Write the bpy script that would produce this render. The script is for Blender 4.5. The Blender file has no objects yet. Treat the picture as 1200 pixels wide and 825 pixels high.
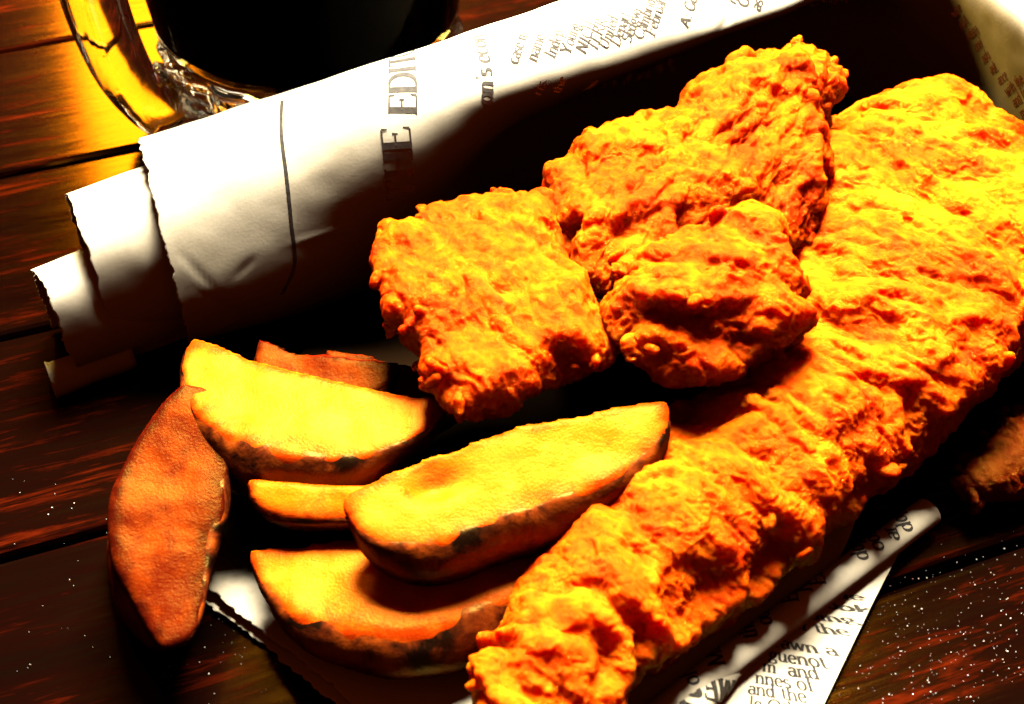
import bpy, bmesh, math, random
import numpy as np
from mathutils import Vector, Matrix

random.seed(7); rng = np.random.default_rng(7)
CM = 0.01                                   # everything below is written in centimetres

# ------------------------------------------------------------------ camera
FPX = 1450.0; PITCH = math.radians(45); DIST = 32.0
TGT = np.array([0, 0, 1.5])
FWD = np.array([0, math.cos(PITCH), -math.sin(PITCH)])
UPV = np.array([0, math.sin(PITCH), math.cos(PITCH)])
RGT = np.array([1.0, 0, 0])
CAM = TGT - FWD * DIST
scene = bpy.context.scene
COL = scene.collection
cam_d = bpy.data.cameras.new('camera'); cam = bpy.data.objects.new('camera', cam_d); COL.objects.link(cam)
cam.location = Vector(CAM * CM)
cam.rotation_euler = (math.pi / 2 - PITCH, 0, 0)
cam_d.sensor_width = 36.0; cam_d.lens = FPX / 1200.0 * 36.0
cam_d.clip_start = 0.01; cam_d.clip_end = 50.0
cam_d.dof.use_dof = True; cam_d.dof.focus_distance = 0.315; cam_d.dof.aperture_fstop = 20.0
scene.camera = cam

# ------------------------------------------------------------------ light
world = bpy.data.worlds.new('World'); scene.world = world; world.use_nodes = True
wb = world.node_tree.nodes['Background']
wb.inputs[0].default_value = (1.0, 0.13, 0.02, 1); wb.inputs[1].default_value = 0.05  # dim red ambient added in place of bounced light

def area_light(name, loc, target, sx, sy, power, col):
    d = bpy.data.lights.new(name, 'AREA'); d.shape = 'RECTANGLE'; d.size = sx * CM; d.size_y = sy * CM
    d.energy = power; d.color = col
    o = bpy.data.objects.new(name, d); COL.objects.link(o)
    o.location = Vector(loc) * CM
    o.rotation_euler = (Vector(target) - Vector(loc)).to_track_quat('-Z', 'Y').to_euler()
    return o
EL = math.radians(55)
AZ = math.radians(5)
key_loc = (85 * math.cos(EL) * math.sin(AZ), 2 + 85 * math.cos(EL) * math.cos(AZ), 85 * math.sin(EL))
area_light('key_lamp', key_loc, (1, 1, 2), 38, 38, 102.0, (1.0, 0.87, 0.66))
# small warm lamp behind the mug, seen only as the amber sheen on the varnish and in the glass
area_light('amber_lamp', (-25, 78, 44), (-10, 13, 0), 30, 26, 20.0, (1.0, 0.62, 0.12))

scene.view_settings.view_transform = 'Standard'; scene.view_settings.look = 'None'
scene.view_settings.gamma = 1.0; scene.view_settings.use_curve_mapping = False
scene.view_settings.exposure = 0.0
scene.cycles.use_denoising = True
scene.cycles.max_bounces = 12; scene.cycles.diffuse_bounces = 0; scene.cycles.transmission_bounces = 12; scene.cycles.glossy_bounces = 6
scene.cycles.caustics_refractive = True
scene.cycles.sample_clamp_indirect = 6.0

# ------------------------------------------------------------------ layout helpers
def W(x, y, z):
    """point on the level z (cm) that lies on the sight line of a picture point: used to lay the table out"""
    d = FWD * FPX + RGT * (x - 600) - UPV * (y - 412.5)
    return CAM + d * (z - CAM[2]) / d[2]
def depth(q): return float((np.asarray(q) - CAM) @ FWD)
def PROJ(q):
    d = np.asarray(q) - CAM; k = d @ FWD
    return np.stack([600 + FPX * (d @ RGT) / k, 412.5 - FPX * (d @ UPV) / k], -1)

# ------------------------------------------------------------------ noise (numpy)
def _h(ix, iy, iz, s):
    n = (ix * 374761393 + iy * 668265263 + iz * 2147483647 + s * 1274126177) & 0xffffffff
    n = ((n ^ (n >> 13)) * 1274126177) & 0xffffffff
    n = ((n ^ (n >> 16)) * 2246822519) & 0xffffffff
    return (n ^ (n >> 15)) & 0xffff
def perlin(p, seed=0):
    p = np.asarray(p, float); i = np.floor(p).astype(np.int64); f = p - i
    u = f * f * f * (f * (f * 6 - 15) + 10)
    out = 0
    for dx in (0, 1):
        for dy in (0, 1):
            for dz in (0, 1):
                h = _h(i[:, 0] + dx, i[:, 1] + dy, i[:, 2] + dz, seed)
                a = h / 65536.0 * 2 * np.pi; z = ((h * 7919) & 0xffff) / 32768.0 - 1; r = np.sqrt(1 - z * z)
                g = (np.cos(a) * r * (f[:, 0] - dx) + np.sin(a) * r * (f[:, 1] - dy) + z * (f[:, 2] - dz))
                out = out + g * (u[:, 0] if dx else 1 - u[:, 0]) * (u[:, 1] if dy else 1 - u[:, 1]) * (u[:, 2] if dz else 1 - u[:, 2])
    return out * 1.5
def fbm(p, oct=4, seed=0, gain=.5):
    a, t = 1.0, 0
    for k in range(oct): t = t + a * perlin(p * 2 ** k, seed + k); a *= gain
    return t
def worley(p, seed=0):
    p = np.asarray(p, float); i = np.floor(p).astype(np.int64); best = np.full(len(p), 9.0)
    for dx in (-1, 0, 1):
        for dy in (-1, 0, 1):
            for dz in (-1, 0, 1):
                c = i + np.array([dx, dy, dz])
                q = np.stack([_h(c[:, 0], c[:, 1], c[:, 2], seed + k) / 65536.0 for k in (1, 2, 3)], 1) + c
                best = np.minimum(best, ((p - q) ** 2).sum(1))
    return np.sqrt(best)

# ------------------------------------------------------------------ mesh helpers
def mesh_obj(name, verts, faces, mat, parent=None, smooth=True):
    me = bpy.data.meshes.new(name)
    me.from_pydata((np.asarray(verts, float) * CM).tolist(), [], [tuple(int(k) for k in f) for f in faces])
    me.update()
    if smooth: me.polygons.foreach_set('use_smooth', np.ones(len(me.polygons), bool))
    o = bpy.data.objects.new(name, me); COL.objects.link(o)
    if mat: me.materials.append(mat)
    if parent: o.parent = parent
    return o
def thing(name, label, cat, group=None):
    o = bpy.data.objects.new(name, None); COL.objects.link(o); o.empty_display_size = .01
    tag(o, label, cat, group); return o
def tag(o, label, cat=None, group=None):
    o['label'] = label
    if cat: o['category'] = cat
    if group: o['group'] = group
    return o
def settle(root, base):
    """put the empty at the base of its thing; the parts keep their place"""
    b = Vector(base) * CM; root.location = b
    for c in root.children: c.location = c.location - b

def remesh(verts, faces, voxel, smooth_it=3, smooth_f=.5):
    """closed pieces -> one skin; returns verts (cm), faces, normals"""
    me = bpy.data.meshes.new('tmp'); me.from_pydata(np.asarray(verts).tolist(), [], [tuple(f) for f in faces]); me.update()
    o = bpy.data.objects.new('tmp', me); COL.objects.link(o)
    m = o.modifiers.new('r', 'REMESH'); m.mode = 'VOXEL'; m.voxel_size = voxel
    if smooth_it:
        s = o.modifiers.new('s', 'SMOOTH'); s.iterations = smooth_it; s.factor = smooth_f
    dg = bpy.context.evaluated_depsgraph_get(); dg.update()
    e = o.evaluated_get(dg); m2 = bpy.data.meshes.new_from_object(e)
    v, f, n = mesh_arrays(m2)
    bpy.data.objects.remove(o); bpy.data.meshes.remove(me); bpy.data.meshes.remove(m2)
    return v, f, n
def mesh_arrays(m):
    v = np.empty(len(m.vertices) * 3); m.vertices.foreach_get('co', v)
    n = np.empty(len(m.vertices) * 3); m.vertices.foreach_get('normal', n)
    f = [tuple(p.vertices) for p in m.polygons]
    return v.reshape(-1, 3), f, n.reshape(-1, 3)
def normals_of(v, f):
    q = np.array([k if len(k) == 4 else (k[0], k[1], k[2], k[2]) for k in f])
    fn = np.cross(v[q[:, 2]] - v[q[:, 0]], v[q[:, 3]] - v[q[:, 1]])
    n = np.zeros_like(v)
    for k in range(4): np.add.at(n, q[:, k], fn)
    return n / (np.linalg.norm(n, axis=1)[:, None] + 1e-9)
def icosphere():
    bm = bmesh.new(); bmesh.ops.create_icosphere(bm, subdivisions=2, radius=1)
    bm.verts.ensure_lookup_table()
    v = np.array([x.co[:] for x in bm.verts]); f = [tuple(x.index for x in p.verts) for p in bm.faces]; bm.free()
    return v, f
ICO = icosphere()
def balls(items):
    """items: (centre, radius or (rx,ry,rz))"""
    V, F, n = [], [], 0
    for c, r in items:
        V.append(ICO[0] * np.asarray(r) + np.asarray(c)); F += [tuple(k + n for k in f) for f in ICO[1]]; n += len(ICO[0])
    return np.concatenate(V), F
def crom(pts, n):
    """Catmull-Rom through pts, n samples"""
    p = np.asarray(pts, float); p = np.vstack([2 * p[0] - p[1], p, 2 * p[-1] - p[-2]])
    t = np.linspace(0, len(p) - 3, n); i = np.minimum(t.astype(int), len(p) - 4); u = (t - i)[:, None]
    a, b, c, d = p[i], p[i + 1], p[i + 2], p[i + 3]
    return .5 * (2 * b + (c - a) * u + (2 * a - 5 * b + 4 * c - d) * u ** 2 + (3 * b - a - 3 * c + d) * u ** 3)
def sm(a, b, x): t = np.clip((x - a) / (b - a), 0, 1); return t * t * (3 - 2 * t)

# ------------------------------------------------------------------ materials
class M:
    def __init__(s, name):
        s.m = bpy.data.materials.new(name); s.m.use_nodes = True
        s.t = s.m.node_tree; s.b = s.t.nodes['Principled BSDF']; s.out = s.t.nodes['Material Output']
    def n(s, kind, **kw):
        x = s.t.nodes.new(kind)
        for k, v in kw.items():
            if k in x.inputs: x.inputs[k].default_value = v
            else: setattr(x, k, v)
        return x
    def l(s, a, b): s.t.links.new(a, b); return s
    def noise(s, scale, detail=4, rough=.55, vec=None, dist=0.0):
        x = s.n('ShaderNodeTexNoise'); x.inputs['Scale'].default_value = scale; x.inputs['Detail'].default_value = detail
        x.inputs['Roughness'].default_value = rough; x.inputs['Distortion'].default_value = dist
        s.l(vec or s.co(), x.inputs['Vector']); return x.outputs['Fac']
    def co(s):
        if not hasattr(s, '_c'): s._c = s.n('ShaderNodeTexCoord')
        return s._c.outputs['Object']
    def ramp(s, fac, stops, interp='LINEAR'):
        r = s.n('ShaderNodeValToRGB'); e = r.color_ramp.elements; r.color_ramp.interpolation = interp
        while len(e) < len(stops): e.new(.5)
        for k, (p, c) in enumerate(stops): e[k].position = p; e[k].color = (*c, 1) if len(c) == 3 else c
        s.l(fac, r.inputs[0]); return r.outputs[0]
    def mix(s, fac, a, b, mode='MIX'):
        x = s.n('ShaderNodeMix', data_type='RGBA', blend_type=mode)
        for v, k in ((fac, 0), (a, 6), (b, 7)):
            if isinstance(v, (int, float)): x.inputs[k].default_value = v
            elif isinstance(v, tuple): x.inputs[k].default_value = (*v, 1)
            else: s.l(v, x.inputs[k])
        return x.outputs[2]
    def math(s, op, a, b=0.0):
        x = s.n('ShaderNodeMath', operation=op)
        for v, k in ((a, 0), (b, 1)):
            if isinstance(v, (int, float)): x.inputs[k].default_value = v
            else: s.l(v, x.inputs[k])
        return x.outputs[0]
    def bump(s, h, strength, dist, prev=None):
        x = s.n('ShaderNodeBump'); x.inputs['Strength'].default_value = strength; x.inputs['Distance'].default_value = dist * CM
        s.l(h, x.inputs['Height'])
        if prev: s.l(prev, x.inputs['Normal'])
        s.l(x.outputs[0], s.b.inputs['Normal']); return x.outputs[0]
    def set(s, **kw):
        for k, v in kw.items(): s.b.inputs[k.replace('_', ' ')].default_value = v
        return s

def oil(m, nrm, rough, col, amount):
    """a thin film of frying oil over the crust"""
    g = m.n('ShaderNodeBsdfGlossy'); g.inputs['Color'].default_value = col; m.l(nrm, g.inputs['Normal'])
    if isinstance(rough, float): g.inputs['Roughness'].default_value = rough
    else: m.l(rough, g.inputs['Roughness'])
    x = m.n('ShaderNodeMixShader'); x.inputs[0].default_value = amount
    m.l(m.b.outputs[0], x.inputs[1]); m.l(g.outputs[0], x.inputs[2]); m.l(x.outputs[0], m.out.inputs[0])
def batter_material(name, dark=0.0):
    m = M(name)
    mp = m.n('ShaderNodeMapping'); mp.inputs['Rotation'].default_value = (0, 0, -.88); m.l(m.co(), mp.inputs[0])
    mp2 = m.n('ShaderNodeMapping'); mp2.inputs['Scale'].default_value = (80, 30, 45); m.l(mp.outputs[0], mp2.inputs[0])
    big = m.noise(1, 4, .6, mp2.outputs[0], .9); mid = m.noise(260, 4, .6)
    oi = m.n('ShaderNodeObjectInfo')
    f = m.math('ADD', m.math('MULTIPLY', big, .65), m.math('MULTIPLY', mid, .35))
    f = m.math('ADD', f, m.math('MULTIPLY', m.math('SUBTRACT', oi.outputs['Random'], .6), .07))
    d = 1 - dark
    col = m.ramp(f, [(.39, (.50 * d, .014 * d, .001)), (.47, (.70 * d, .045 * d, .001)), (.55, (.84 * d, .090 * d, .0015)), (.68, (.92 * d, .19 * d, .005))])
    m.l(col, m.b.inputs['Base Color'])
    m.set(Roughness=.34, Subsurface_Weight=.40, Subsurface_Scale=.006, Subsurface_Radius=(1.0, .12, .02), Coat_Weight=.0, Specular_IOR_Level=.0)
    fine = m.noise(750, 5, .65, dist=1.6); grit = m.noise(2400, 3, .6, dist=.8)
    b1 = m.bump(fine, .75, .09); nb = m.bump(grit, .5, .02, b1)
    r = m.ramp(m.noise(520, 3), [(.35, (.08,) * 3), (.7, (.20,) * 3)]); m.l(r, m.b.inputs['Roughness'])
    oil(m, nb, r, (1.0, .64, .05, 1), .038)
    return m.m
MAT_BATTER = batter_material('batter')
MAT_SCRAP = batter_material('batter_scrap', .85)

def flesh_material(name, a, b, crisp, film=.016):
    m = M(name)
    at = m.n('ShaderNodeAttribute', attribute_name='crisp')
    base = m.mix(m.ramp(m.noise(120, 4), [(.4, (0, 0, 0)), (.6, (1, 1, 1))]), a, b)
    spots = m.ramp(m.noise(90, 5, .65, dist=.8), [(.60, (0, 0, 0)), (.70, (1, 1, 1))])
    c1 = m.mix(m.math('MULTIPLY', spots, .55), base, crisp)
    e = m.math('MULTIPLY', at.outputs['Fac'], m.ramp(m.noise(300, 4), [(.25, (.45,) * 3), (.7, (1.3,) * 3)]))
    col = m.mix(m.math('MINIMUM', e, 1.0), c1, crisp)
    m.l(col, m.b.inputs['Base Color'])
    m.set(Specular_IOR_Level=.0, Roughness=.36, Subsurface_Weight=.35, Subsurface_Scale=.005, Subsurface_Radius=(1.0, .35, .05))
    b1 = m.bump(m.noise(420, 5, .65), .3, .05); nb = m.bump(m.noise(1700, 3, .6), .7, .022, b1)
    oil(m, nb, .30, (1.0, .60, .10, 1), film)
    return m.m
MAT_FLESH = flesh_material('potato_flesh', (.66, .115, .002), (.76, .165, .007), (.40, .030, .001))
MAT_FLESH_DK = flesh_material('potato_flesh_browned_shaded', (.080, .0045, .0006), (.17, .020, .001), (.03, .002, .0006), .007)  # browned flesh; the dark colour also paints shade on the two rear wedges
def skin_material():
    m = M('potato_skin')
    col = m.ramp(m.noise(110, 5, .6, dist=.5), [(.40, (.006, .002, .001)), (.48, (.07, .010, .002)), (.60, (.22, .035, .003)), (.75, (.36, .07, .005))])
    m.l(col, m.b.inputs['Base Color']); m.set(Roughness=.38, Specular_IOR_Level=0.0)
    b1 = m.bump(m.noise(350, 4), .5, .06); nb = m.bump(m.noise(1300, 3), .35, .02, b1)
    oil(m, nb, .34, (1.0, .6, .14, 1), .02)
    return m.m
MAT_SKIN = skin_material()

def paper_material(food_shade=False):
    m = M('shade_painted_newsprint' if food_shade else 'newsprint')
    fib = m.noise(700, 5, .65)
    mott = m.noise(45, 4)
    col = m.mix(m.ramp(mott, [(.35, (0,) * 3), (.7, (1,) * 3)]), (.74, .68, .53), (.80, .75, .62))
    col = m.mix(m.math('MULTIPLY', m.ramp(fib, [(.35, (1,) * 3), (.6, (0,) * 3)]), .16), col, (.45, .39, .29))
    if food_shade:      # shade under the food painted into the paper, plain towards the torn front edge
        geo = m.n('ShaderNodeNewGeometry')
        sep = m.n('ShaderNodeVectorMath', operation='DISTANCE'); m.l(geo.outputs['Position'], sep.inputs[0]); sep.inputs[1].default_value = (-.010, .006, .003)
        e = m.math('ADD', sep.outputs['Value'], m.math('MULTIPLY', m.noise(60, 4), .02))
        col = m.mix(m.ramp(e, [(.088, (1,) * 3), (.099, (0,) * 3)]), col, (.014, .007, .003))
    m.l(col, m.b.inputs['Base Color']); m.set(Roughness=.85); m.b.inputs['Specular IOR Level'].default_value = 0.0
    wr = m.noise(60, 5, .6, dist=1.2)
    b1 = m.bump(wr, .05, .08); m.bump(m.noise(1400, 3), .2, .012, b1)
    tr = m.n('ShaderNodeBsdfTranslucent'); tr.inputs[0].default_value = (.85, .22, .04, 1)
    mx = m.n('ShaderNodeMixShader'); mx.inputs[0].default_value = .025
    m.l(m.b.outputs[0], mx.inputs[1]); m.l(tr.outputs[0], mx.inputs[2]); m.l(mx.outputs[0], m.out.inputs[0])
    return m.m
MAT_PAPER = paper_material(); MAT_FOOD_SHADE = paper_material(True)
def ink_material():
    m = M('printing_ink'); m.set(Roughness=.8)
    c = m.ramp(m.noise(900, 3), [(.3, (.012, .011, .010)), (.75, (.06, .052, .04))]); m.l(c, m.b.inputs['Base Color'])
    return m.m
MAT_INK = ink_material()

PLANK_ANG = math.radians(20)
def wood_material():
    m = M('varnished_wood')
    geo = m.n('ShaderNodeNewGeometry')
    oi = m.n('ShaderNodeObjectInfo')
    sh = m.n('ShaderNodeVectorMath', operation='SCALE'); sh.inputs[3].default_value = 3.0
    cmb = m.n('ShaderNodeCombineXYZ'); m.l(oi.outputs['Random'], cmb.inputs[0]); m.l(oi.outputs['Random'], cmb.inputs[2])
    m.l(cmb.outputs[0], sh.inputs[0])
    rot = m.n('ShaderNodeMapping', vector_type='POINT'); rot.inputs['Rotation'].default_value = (0, 0, -PLANK_ANG)
    m.l(geo.outputs['Position'], rot.inputs[0])
    ad = m.n('ShaderNodeVectorMath', operation='ADD'); m.l(rot.outputs[0], ad.inputs[0]); m.l(sh.outputs[0], ad.inputs[1])
    def stretched(sx, sy, sz):
        k = m.n('ShaderNodeMapping'); k.inputs['Scale'].default_value = (sx, sy, sz); m.l(ad.outputs[0], k.inputs[0]); return k.outputs[0]
    g1 = m.noise(1, 6, .65, stretched(9, 75, 75), 1.2)
    g2 = m.noise(1, 5, .7, stretched(38, 460, 200), .6)
    g3 = m.noise(1, 3, .6, stretched(14, 18, 18))
    f = m.math('ADD', m.math('ADD', m.math('MULTIPLY', g1, .45), m.math('MULTIPLY', g2, .38)), m.math('MULTIPLY', g3, .17))
    col = m.ramp(f, [(.38, (.0015, .0006, .0004)), (.52, (.003, .0005, .0003)), (.57, (.020, .0018, .0004)), (.70, (.10, .009, .001))])
    m.l(col, m.b.inputs['Base Color'])
    m.set(Roughness=.7); m.b.inputs['Specular IOR Level'].default_value = 0.0
    b1 = m.bump(g2, .15, .03); nb = m.bump(g1, .1, .06, b1)
    # amber shellac over the grain
    gl = m.n('ShaderNodeBsdfGlossy'); gl.inputs['Color'].default_value = (1.0, .38, .018, 1)
    rr = m.ramp(g2, [(.3, (.16,) * 3), (.7, (.09,) * 3)]); m.l(rr, gl.inputs['Roughness']); m.l(nb, gl.inputs['Normal'])
    fr = m.n('ShaderNodeFresnel'); fr.inputs['IOR'].default_value = 1.34
    mx = m.n('ShaderNodeMixShader'); m.l(fr.outputs[0], mx.inputs[0])
    m.l(m.b.outputs[0], mx.inputs[1]); m.l(gl.outputs[0], mx.inputs[2]); m.l(mx.outputs[0], m.out.inputs[0])
    return m.m
MAT_WOOD = wood_material()
def gap_material():
    m = M('seam_grime'); m.set(Base_Color=(.004, .002, .0015, 1), Roughness=.95); return m.m
MAT_GAP = gap_material()

# ------------------------------------------------------------------ table
table = bpy.data.objects.new('table_top', None); COL.objects.link(table); table['kind'] = 'structure'
ax = np.array([math.cos(PLANK_ANG), math.sin(PLANK_ANG), 0]); an = np.array([-math.sin(PLANK_ANG), math.cos(PLANK_ANG), 0])
SEAMS = [-40, -32.2, -24.4, -16.5, -8.75, -0.9, 6.85, 14.65, 22.4, 30.2, 38, 46, 54]
for k in range(len(SEAMS) - 1):
    lo, hi = SEAMS[k] + .11, SEAMS[k + 1] - .11
    prof = [(lo, -1.8), (lo, -.16), (lo + .05, -.05), (lo + .16, 0), (hi - .16, 0), (hi - .05, -.05), (hi, -.16), (hi, -1.8)]
    dz = rng.uniform(-.03, .0)
    V, F = [], []
    for s in (-75, 75):
        for a, z in prof: V.append(ax * s + an * a + np.array([0, 0, z + dz]))
    n = len(prof)
    for j in range(n): F.append((j, (j + 1) % n, n + (j + 1) % n, n + j)[::-1])
    F += [tuple(range(n)), tuple(range(2 * n - 1, n - 1, -1))]
    mesh_obj('plank', V, F, MAT_WOOD, table, smooth=False)
V = [ax * s + an * a + np.array([0, 0, z]) for s in (-74, 74) for a, z in ((-39, -1.3), (53, -1.3), (53, -1.7), (-39, -1.7))]
mesh_obj('underlay', V, [(0, 1, 5, 4), (1, 2, 6, 5), (2, 3, 7, 6), (3, 0, 4, 7), (0, 3, 2, 1), (4, 5, 6, 7)], MAT_GAP, table, smooth=False)

# ------------------------------------------------------------------ lettering: a broad-nib stroke alphabet
def _a(cx, cy, rx, ry, a0, a1):
    n = max(5, int(abs(a1 - a0) / 18)); t = np.radians(np.linspace(a0, a1, n))
    return [(cx + rx * math.cos(k), cy + ry * math.sin(k)) for k in t]
def glyphs():
    G = {}
    st = lambda x, y0, y1: [(x, y0), (x, y1)]
    G['a'] = (.42, [_a(.21, .34, .13, .12, 160, 0) + [(.34, .06), (.40, 0)], _a(.19, .13, .14, .13, 20, 340)], [])
    G['b'] = (.46, [st(.09, .72, 0), _a(.23, .23, .16, .23, 170, -170)], [(.05, .72, .1)])
    G['c'] = (.40, [_a(.22, .23, .16, .23, 50, 315)], [])
    G['d'] = (.48, [_a(.20, .23, .15, .23, 10, 350), st(.36, .72, 0)], [(.31, .72, .1), (.40, 0, .1)])
    G['e'] = (.41, [[(.06, .25), (.36, .25)], _a(.21, .23, .16, .23, 5, 318)], [])
    G['f'] = (.30, [_a(.25, .58, .12, .14, 50, 180) + [(.13, 0)], [(.03, .45), (.26, .45)]], [(.13, 0, .2)])
    G['g'] = (.44, [_a(.20, .30, .13, .16, 0, 360), _a(.20, -.08, .17, .12, 0, 360), [(.12, .17), (.10, .06), (.2, .04)], [(.3, .42), (.42, .45)]], [])
    G['h'] = (.48, [st(.09, .72, 0), _a(.235, .30, .14, .15, 175, 0) + [(.375, 0)]], [(.09, 0, .18), (.375, 0, .18), (.05, .72, .1)])
    G['i'] = (.24, [st(.11, .45, 0), st(.11, .68, .60)], [(.11, 0, .2), (.07, .45, .1)])
    G['k'] = (.47, [st(.09, .72, 0), [(.11, .20), (.34, .45)], [(.18, .28), (.40, 0)]], [(.09, 0, .18), (.40, 0, .16), (.34, .45, .16)])
    G['l'] = (.24, [st(.11, .72, 0)], [(.11, 0, .2), (.07, .72, .1)])
    G['m'] = (.72, [st(.09, .45, 0), _a(.22, .31, .125, .14, 175, 0) + [(.345, 0)], _a(.475, .31, .125, .14, 175, 0) + [(.60, 0)]], [(.09, 0, .18), (.345, 0, .16), (.60, 0, .18), (.05, .45, .1)])
    G['n'] = (.48, [st(.09, .45, 0), _a(.235, .30, .14, .15, 175, 0) + [(.375, 0)]], [(.09, 0, .18), (.375, 0, .18), (.05, .45, .1)])
    G['o'] = (.45, [_a(.22, .23, .17, .23, 0, 360)], [])
    G['p'] = (.47, [st(.09, .45, -.22), _a(.23, .23, .16, .23, 170, -170)], [(.09, -.22, .2), (.05, .45, .1)])
    G['r'] = (.33, [st(.09, .45, 0), _a(.22, .30, .12, .15, 175, 60)], [(.09, 0, .2), (.05, .45, .1)])
    G['s'] = (.36, [_a(.18, .345, .11, .105, 30, 270) + _a(.18, .12, .13, .12, 90, -150)], [])
    G['t'] = (.29, [[(.13, .60), (.13, .10)] + _a(.21, .09, .08, .09, 180, 320), [(.03, .45), (.26, .45)]], [])
    G['u'] = (.48, [[(.09, .45), (.09, .15)] + _a(.225, .15, .135, .15, 180, 350), st(.37, .45, 0)], [(.05, .45, .12), (.33, .45, .12), (.42, 0, .1)])
    G['v'] = (.44, [[(.05, .45), (.21, 0)], [(.21, 0), (.38, .45)]], [(.06, .45, .16), (.37, .45, .14)])
    G['w'] = (.66, [[(.05, .45), (.19, 0)], [(.19, 0), (.33, .43)], [(.33, .43), (.46, 0)], [(.46, 0), (.60, .45)]], [(.06, .45, .16), (.60, .45, .14), (.33, .45, .12)])
    G['x'] = (.46, [[(.05, .45), (.39, 0)], [(.38, .45), (.05, 0)]], [(.07, .45, .16), (.37, .45, .14), (.06, 0, .14), (.38, 0, .16)])
    G['y'] = (.46, [[(.05, .45), (.22, .02)], [(.39, .45), (.2, -.12), (.1, -.2), (.04, -.18)]], [(.06, .45, .16), (.38, .45, .14)])
    G['A'] = (.70, [[(.06, 0), (.33, .70)], [(.33, .70), (.62, 0)], [(.16, .25), (.52, .25)]], [(.06, 0, .2), (.62, 0, .24)])
    G['C'] = (.66, [_a(.36, .35, .29, .35, 48, 318)], [])
    G['D'] = (.72, [st(.13, .70, 0), [(.04, .70), (.3, .70)] + _a(.32, .35, .32, .35, 88, -88) + [(.04, 0)]], [])
    G['E'] = (.62, [st(.14, .70, 0), [(.04, .70), (.54, .70)], st(.54, .70, .55), [(.14, .37), (.42, .37)], st(.42, .44, .30), [(.04, 0), (.54, 0)], [(.54, 0), (.57, .16)]], [])
    G['G'] = (.72, [_a(.36, .35, .29, .35, 48, 345), st(.60, .30, .03)], [(.58, .30, .2)])
    G['H'] = (.76, [st(.16, .70, 0), st(.60, .70, 0), [(.16, .36), (.60, .36)]], [(.16, .70, .24), (.60, .70, .24), (.16, 0, .24), (.60, 0, .24)])
    G['I'] = (.34, [st(.17, .70, 0)], [(.17, .70, .24), (.17, 0, .24)])
    G['M'] = (.86, [st(.13, .70, 0), [(.13, .70), (.43, 0)], [(.43, 0), (.72, .70)], st(.72, .70, 0)], [(.13, 0, .2), (.72, 0, .24), (.1, .70, .16), (.75, .70, .16)])
    G['N'] = (.74, [st(.13, .70, 0), [(.13, .70), (.60, 0)], st(.60, .70, 0)], [(.13, 0, .2), (.60, .70, .2), (.08, .70, .14)])
    G['O'] = (.72, [_a(.36, .35, .30, .35, 0, 360)], [])
    G['R'] = (.68, [st(.14, .70, 0), [(.04, .70), (.3, .70)] + _a(.32, .53, .18, .17, 88, -88) + [(.14, .36)], [(.3, .36), (.62, 0)]], [(.14, 0, .24), (.64, 0, .12)])
    G['S'] = (.54, [_a(.27, .53, .18, .17, 30, 270) + _a(.27, .18, .20, .18, 90, -150)], [])
    G['T'] = (.62, [st(.31, .70, 0), [(.05, .70), (.57, .70)], st(.06, .70, .55), st(.56, .70, .55)], [(.31, 0, .26)])
    G['U'] = (.74, [[(.15, .70), (.15, .22)] + _a(.37, .22, .22, .22, 180, 350) + [(.59, .70)]], [(.15, .70, .24), (.59, .70, .2)])
    G['X'] = (.72, [[(.08, .70), (.62, 0)], [(.60, .70), (.08, 0)]], [(.1, .70, .24), (.6, .70, .2), (.1, 0, .2), (.62, 0, .24)])
    G['Y'] = (.70, [[(.06, .70), (.34, .32)], [(.62, .70), (.34, .32)], st(.34, .34, 0)], [(.08, .70, .24), (.6, .70, .2), (.34, 0, .24)])
    G["'"] = (.2, [[(.1, .72), (.08, .56)]], [])
    G['.'] = (.2, [st(.09, .08, 0)], [])
    G[':'] = (.24, [st(.11, .10, 0), st(.11, .42, .32)], [])
    G[' '] = (.26, [], [])
    for c in 'BFKLPQVWZjqz': G.setdefault(c, G['E'] if c.isupper() else G['n'])
    F = dict(G['R'][0:0]) if False else None
    G['F'] = (.58, [st(.14, .70, 0), [(.04, .70), (.52, .70)], st(.52, .70, .55), [(.14, .37), (.42, .37)], st(.42, .44, .30)], [(.14, 0, .24)])
    return G
GLY = glyphs()
def text_ribbons(s, thick, thin, serif=True, track=1.0):
    """-> list of (points, widths) in em units; x advances"""
    out, x = [], 0.0
    for ch in s:
        adv, strokes, ser = GLY.get(ch, GLY['n'])
        for p in strokes:
            q = []
            for (a, b) in zip(p[:-1], p[1:]):
                L = math.hypot(b[0] - a[0], b[1] - a[1]); k = max(1, int(L / .12))
                for j in range(k): q.append((a[0] + (b[0] - a[0]) * j / k + x, a[1] + (b[1] - a[1]) * j / k))
            q.append((p[-1][0] + x, p[-1][1])); out.append(q)
        if serif:
            for (cx, cy, w) in ser: out.append([(cx - w / 2 + x, cy), (cx + w / 2 + x, cy)])
        x += adv * track
    res = []
    for q in out:
        q = np.array(q); d = np.gradient(q, axis=0); d /= np.linalg.norm(d, axis=1)[:, None] + 1e-9
        if np.linalg.norm(q[-1] - q[0]) < .2 and len(q) <= 3 and thick > thin * 1.5: w = np.linspace(thin * 1.5, thin * .7, len(q))
        else: w = thin + (thick - thin) * np.abs(d[:, 1])
        n = np.stack([-d[:, 1], d[:, 0]], 1)
        res.append((q + n * w[:, None] / 2, q - n * w[:, None] / 2))
    return res, x

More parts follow.
